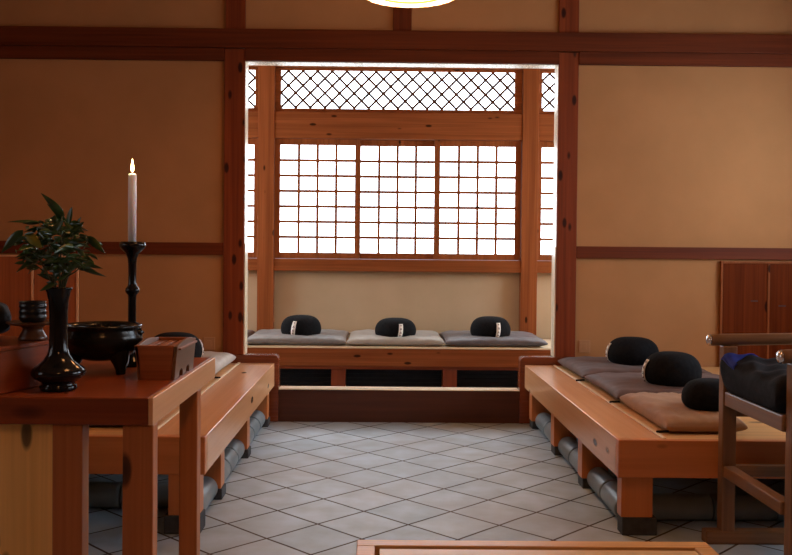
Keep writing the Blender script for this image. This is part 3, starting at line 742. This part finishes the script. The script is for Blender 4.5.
for y in (yn, yf-.045): bk.hexa([(.505,y+.003,.705),(.545,y+.003,.705),(.545,y+.042,.705),(.505,y+.042,.705),(.56,y+.003,1.05),(.595,y+.003,1.05),(.595,y+.042,1.05),(.56,y+.042,1.05)])
bk.hexa([(.555,0,1.02),(.595,0,1.02),(.595,yf,1.02),(.555,yf,1.02),(.565,0,1.10),(.60,0,1.10),(.60,yf,1.10),(.565,yf,1.10)])
bk.build('backrest', W_CHAIR['z'], ch, .004)
# seat cushion, blue-black with a blue corner
cu = thing('chair_cushion', 'plump blue black cushion with a blue corner on the chair seat', 'cushion', (1.234, 2.70, .5525))
CUP = (1.1, 4.2, .7, 2.9)
def cz(u, v):
    e = max(0, (1-u**8)*(1-v**8))**.30
    w_ = .006*math.sin(10*v+4*u+CUP[0])*e + .005*math.sin(17*u-6*v+CUP[1])*e
    peak = .052*max(0, .5-.5*u)**4*max(0, .5+.5*v)**5
    return e, .045+(.066+.012*v*v)*e+w_+peak, peak
def cxy(u, v):
    x0_, x1_, ya, yb = -.016, .488, .049, CW-.049
    return (x0_+x1_)/2+u*(x1_-x0_)/2*(1-.03*(1-v*v)*(abs(u)**6)), (ya+yb)/2+v*(yb-ya)/2
def seat_cushion():
    n = 30; vs = []; fs = []
    for s in (1, -1):
        for i in range(n+1):
            for j in range(n+1):
                u = math.sin((-1+2*i/n)*PI/2); v = math.sin((-1+2*j/n)*PI/2)
                e, z, pk = cz(u, v); x, y = cxy(u, v)
                vs.append((x, y, z if s > 0 else (.045+pk)*(1-min(1, e*1.3))))
    N = (n+1)**2
    for i in range(n):
        for j in range(n):
            a = i*(n+1)+j
            fs.append((a, a+n+1, a+n+2, a+1)); fs.append((N+a, N+a+1, N+a+n+2, N+a+n+1))
    return MB().add(vs, fs, True)
seat_cushion().build('cushion', F_NAVY, cu)
def flap():
    n = 14; vs = []; fs = []
    for q in (.002, .006):
        for i in range(n+1):
            for j in range(n+1):
                t = j/n; v = .52+.472*t
                u = -.992+(.05+.62*t*t)*(i/n)
                e, z, pk = cz(u, v); x, y = cxy(u, v)
                vs.append((x, y, z+q))
    N = (n+1)**2
    for i in range(n):
        for j in range(n):
            a = i*(n+1)+j
            fs.append((N+a, N+a+n+1, N+a+n+2, N+a+1)); fs.append((a, a+1, a+n+2, a+n+1))
    for i in range(n):
        for a, c in ((i, i+1), (n*(n+1)+i, n*(n+1)+i+1), (i*(n+1), (i+1)*(n+1)), (i*(n+1)+n, (i+1)*(n+1)+n)):
            fs.append((a, c, N+c, N+a))
    return MB().add(vs, fs, True)
fl = flap().build('cloth_corner', F_BLUE, cu); fl['label'] = 'bright blue cloth corner'

# ------------------------------------------------------------------ low table in the foreground
lo = thing('low_table', 'pale low table with an orange frame round its top, at the front', 'table', (.398, 2.315, 0))
hw, dp, zt = .452, .62, .300
fr = MB(); fr.box(-hw, hw, -.046, 0, zt-.045, zt); fr.box(-hw, hw, -dp, -dp+.046, zt-.045, zt)
fr.box(-hw, -hw+.046, -dp+.046, -.046, zt-.045, zt); fr.box(hw-.046, hw, -dp+.046, -.046, zt-.045, zt)
fr.build('top_frame', W_LOW['x'], lo, .003)
MB().box(-hw+.058, hw-.050, -dp+.05, -.066, zt-.03, zt-.002).build('top_panel', W_PANEL['x'], lo, .001)
MB().box(-hw+.046, hw-.046, -dp+.046, -.046, zt-.036, zt-.030).build('groove', W_DARK['x'], lo)
for x in (-hw+.02, hw-.07):
    for y in (-dp+.02, -.07): MB().box(x, x+.05, y, y+.05, 0, zt-.046).build('leg', W_LOW['z'], lo, .002)

# ------------------------------------------------------------------ built-in cupboards on the side walls of the partition
def cupboard(name, label, x0, x1, z0, z1, cuts, dm, fm, pulls):
    root = thing(name, label, 'cupboard', ((x0+x1)/2, YW-.012, z0))
    ox = (x0+x1)/2; H = z1-z0
    f = MB(); t = .013
    f.box(x0-ox, x1-ox, 0, .02, H-t, H); f.box(x0-ox, x1-ox, 0, .02, 0, t)
    for c in (x0, x1-t) + tuple(c-t/2 for c in cuts): f.box(c-ox, c+t-ox, 0, .02, t, H-t)
    f.build('frame', fm['z'], root, .002)
    e = [x0+t/2]+list(cuts)+[x1-t/2]
    for i in range(len(e)-1):
        d = MB().box(e[i]+t/2+.001-ox, e[i+1]-t/2-.001-ox, .006, .018, t+.001, H-t-.001).build('door', dm['z'], root)
        if pulls:
            px = {0: e[i+1]-.085, 1: e[i]+.085}[min(i, 1)]-ox; pz = H*(.62 if i == 0 else .575)
            g = MB().box(px-.022, px+.022, .0045, .0075, pz-.0045, pz+.0045).build('finger_pull', INK, d)
    return root
cupboard('wall_cupboard', 'dark red cedar cupboard with sliding doors right of the opening, behind the chair', 2.064, 2.88, .365, .999, (2.357,), W_CAB, W_FAR, True)
cupboard('wall_cupboard', 'orange cedar cupboard left of the opening, behind the vase', -2.88, -1.822, .365, .999, (-2.098,), W_CABL, W_BENCH, False)
for x, lab in ((-1.035, 'small beige wall plate left of the opening'), (1.245, 'small beige wall plate right of the opening')):
    root = thing('wall_plate', lab, 'socket plate', (x, PY-.0005, .432))
    MB().box(-.035, .035, -.006, 0, 0, .078).build('plate', PLATE, root, .003)
    MB().box(-.012, .012, -.0075, -.0055, .02, .058).build('socket', WAX_BROWN if False else PLATE, root, .001)

# ------------------------------------------------------------------ hanging lamps
def lamp(label, loc):
    root = thing('pendant_lamp', label, 'lamp', loc, 0, 'paper pendant lamps')
    R = .226
    def rf(a, z): return 1+.012*math.sin(56*a)+.010*math.sin(23*a+1)
    MB().lathe([(R,0),(R+.004,.010),(R-.03,.085),(R-.10,.150),(.05,.185),(.035,.185),(R-.105,.146),(R-.036,.083),(R-.006,.012),(R,0)], n=144, rfun=rf, cap=False).build('shade', SHADE, root)
    MB().lathe([(0,.018),(R-.012,.016),(R-.012,.019),(0,.023)], n=64).build('diffuser', DIFFUSER, root)
    MB().lathe([(R-.062,.006),(R-.046,.006),(R-.046,.012),(R-.062,.012),(R-.062,.006)], n=64, cap=False).build('gold_ring', GOLD, root)
    MB().lathe([(0,.185),(.036,.185),(.036,.215),(.012,.24),(0,.24)], n=32).build('cap', BRASS, root)
    MB().tube([(0,0,.235),(0,0,ZC-loc[2]-.03)], .004, 8).build('cord', INK, root)
    MB().lathe([(0,ZC-loc[2]-.032),(.045,ZC-loc[2]-.03),(.05,ZC-loc[2]),(0,ZC-loc[2])], n=32).build('ceiling_rose', BRASS, root)
    return root
lamp('round white paper lamp with a gold ring hanging just before the wide opening', (.130, 4.30, 2.262))
lamp('unseen round paper lamp added over the middle of the aisle for warm light', (.13, 2.2, 2.45))  # unseen lamp added for warm light on walls and platforms

lamp('unseen round paper lamp added over the near end of the aisle for warm light', (.13, -.3, 2.45))  # unseen lamp added behind the camera to warm the faces turned to it

w = bpy.data.worlds.new('World'); scene.world = w; w.use_nodes = True
bg = w.node_tree.nodes['Background']; bg.inputs[0].default_value = (.75,.85,1,1); bg.inputs[1].default_value = 1.0

# ------------------------------------------------------------------ camera
cam = bpy.data.cameras.new('camera'); co = bpy.data.objects.new('camera', cam); COL.objects.link(co)
F_PX, CXP, CYP = 900., 388.6, 265.73
cam.sensor_fit = 'HORIZONTAL'; cam.sensor_width = 36; cam.lens = F_PX*36/792
cam.shift_x = (396-CXP)/792; cam.shift_y = -(277.5-CYP)/792
yaw, pitch, roll = .0089098, .0179204, .0092113
cy_, sy_, cp_, sp_ = math.cos(yaw), math.sin(yaw), math.cos(pitch), math.sin(pitch)
fwd = Vector((sy_*cp_, cy_*cp_, -sp_)); rt = Vector((cy_, -sy_, 0)); up = rt.cross(fwd)
r2 = rt*math.cos(roll)+up*math.sin(roll); u2 = up*math.cos(roll)-rt*math.sin(roll)
M = Matrix((r2, u2, -fwd)).transposed().to_4x4(); M.translation = (0, 0, 1.05)
co.matrix_world = M
cam.clip_start = .05
scene.camera = co

vs = scene.view_settings
vs.view_transform = 'Standard'; vs.look = 'None'; vs.gamma = 1; vs.use_curve_mapping = False
vs.exposure = -0.04
scene.cycles.use_denoising = True
scene.cycles.max_bounces = 8; scene.cycles.diffuse_bounces = 5
scene.cycles.sample_clamp_indirect = 6
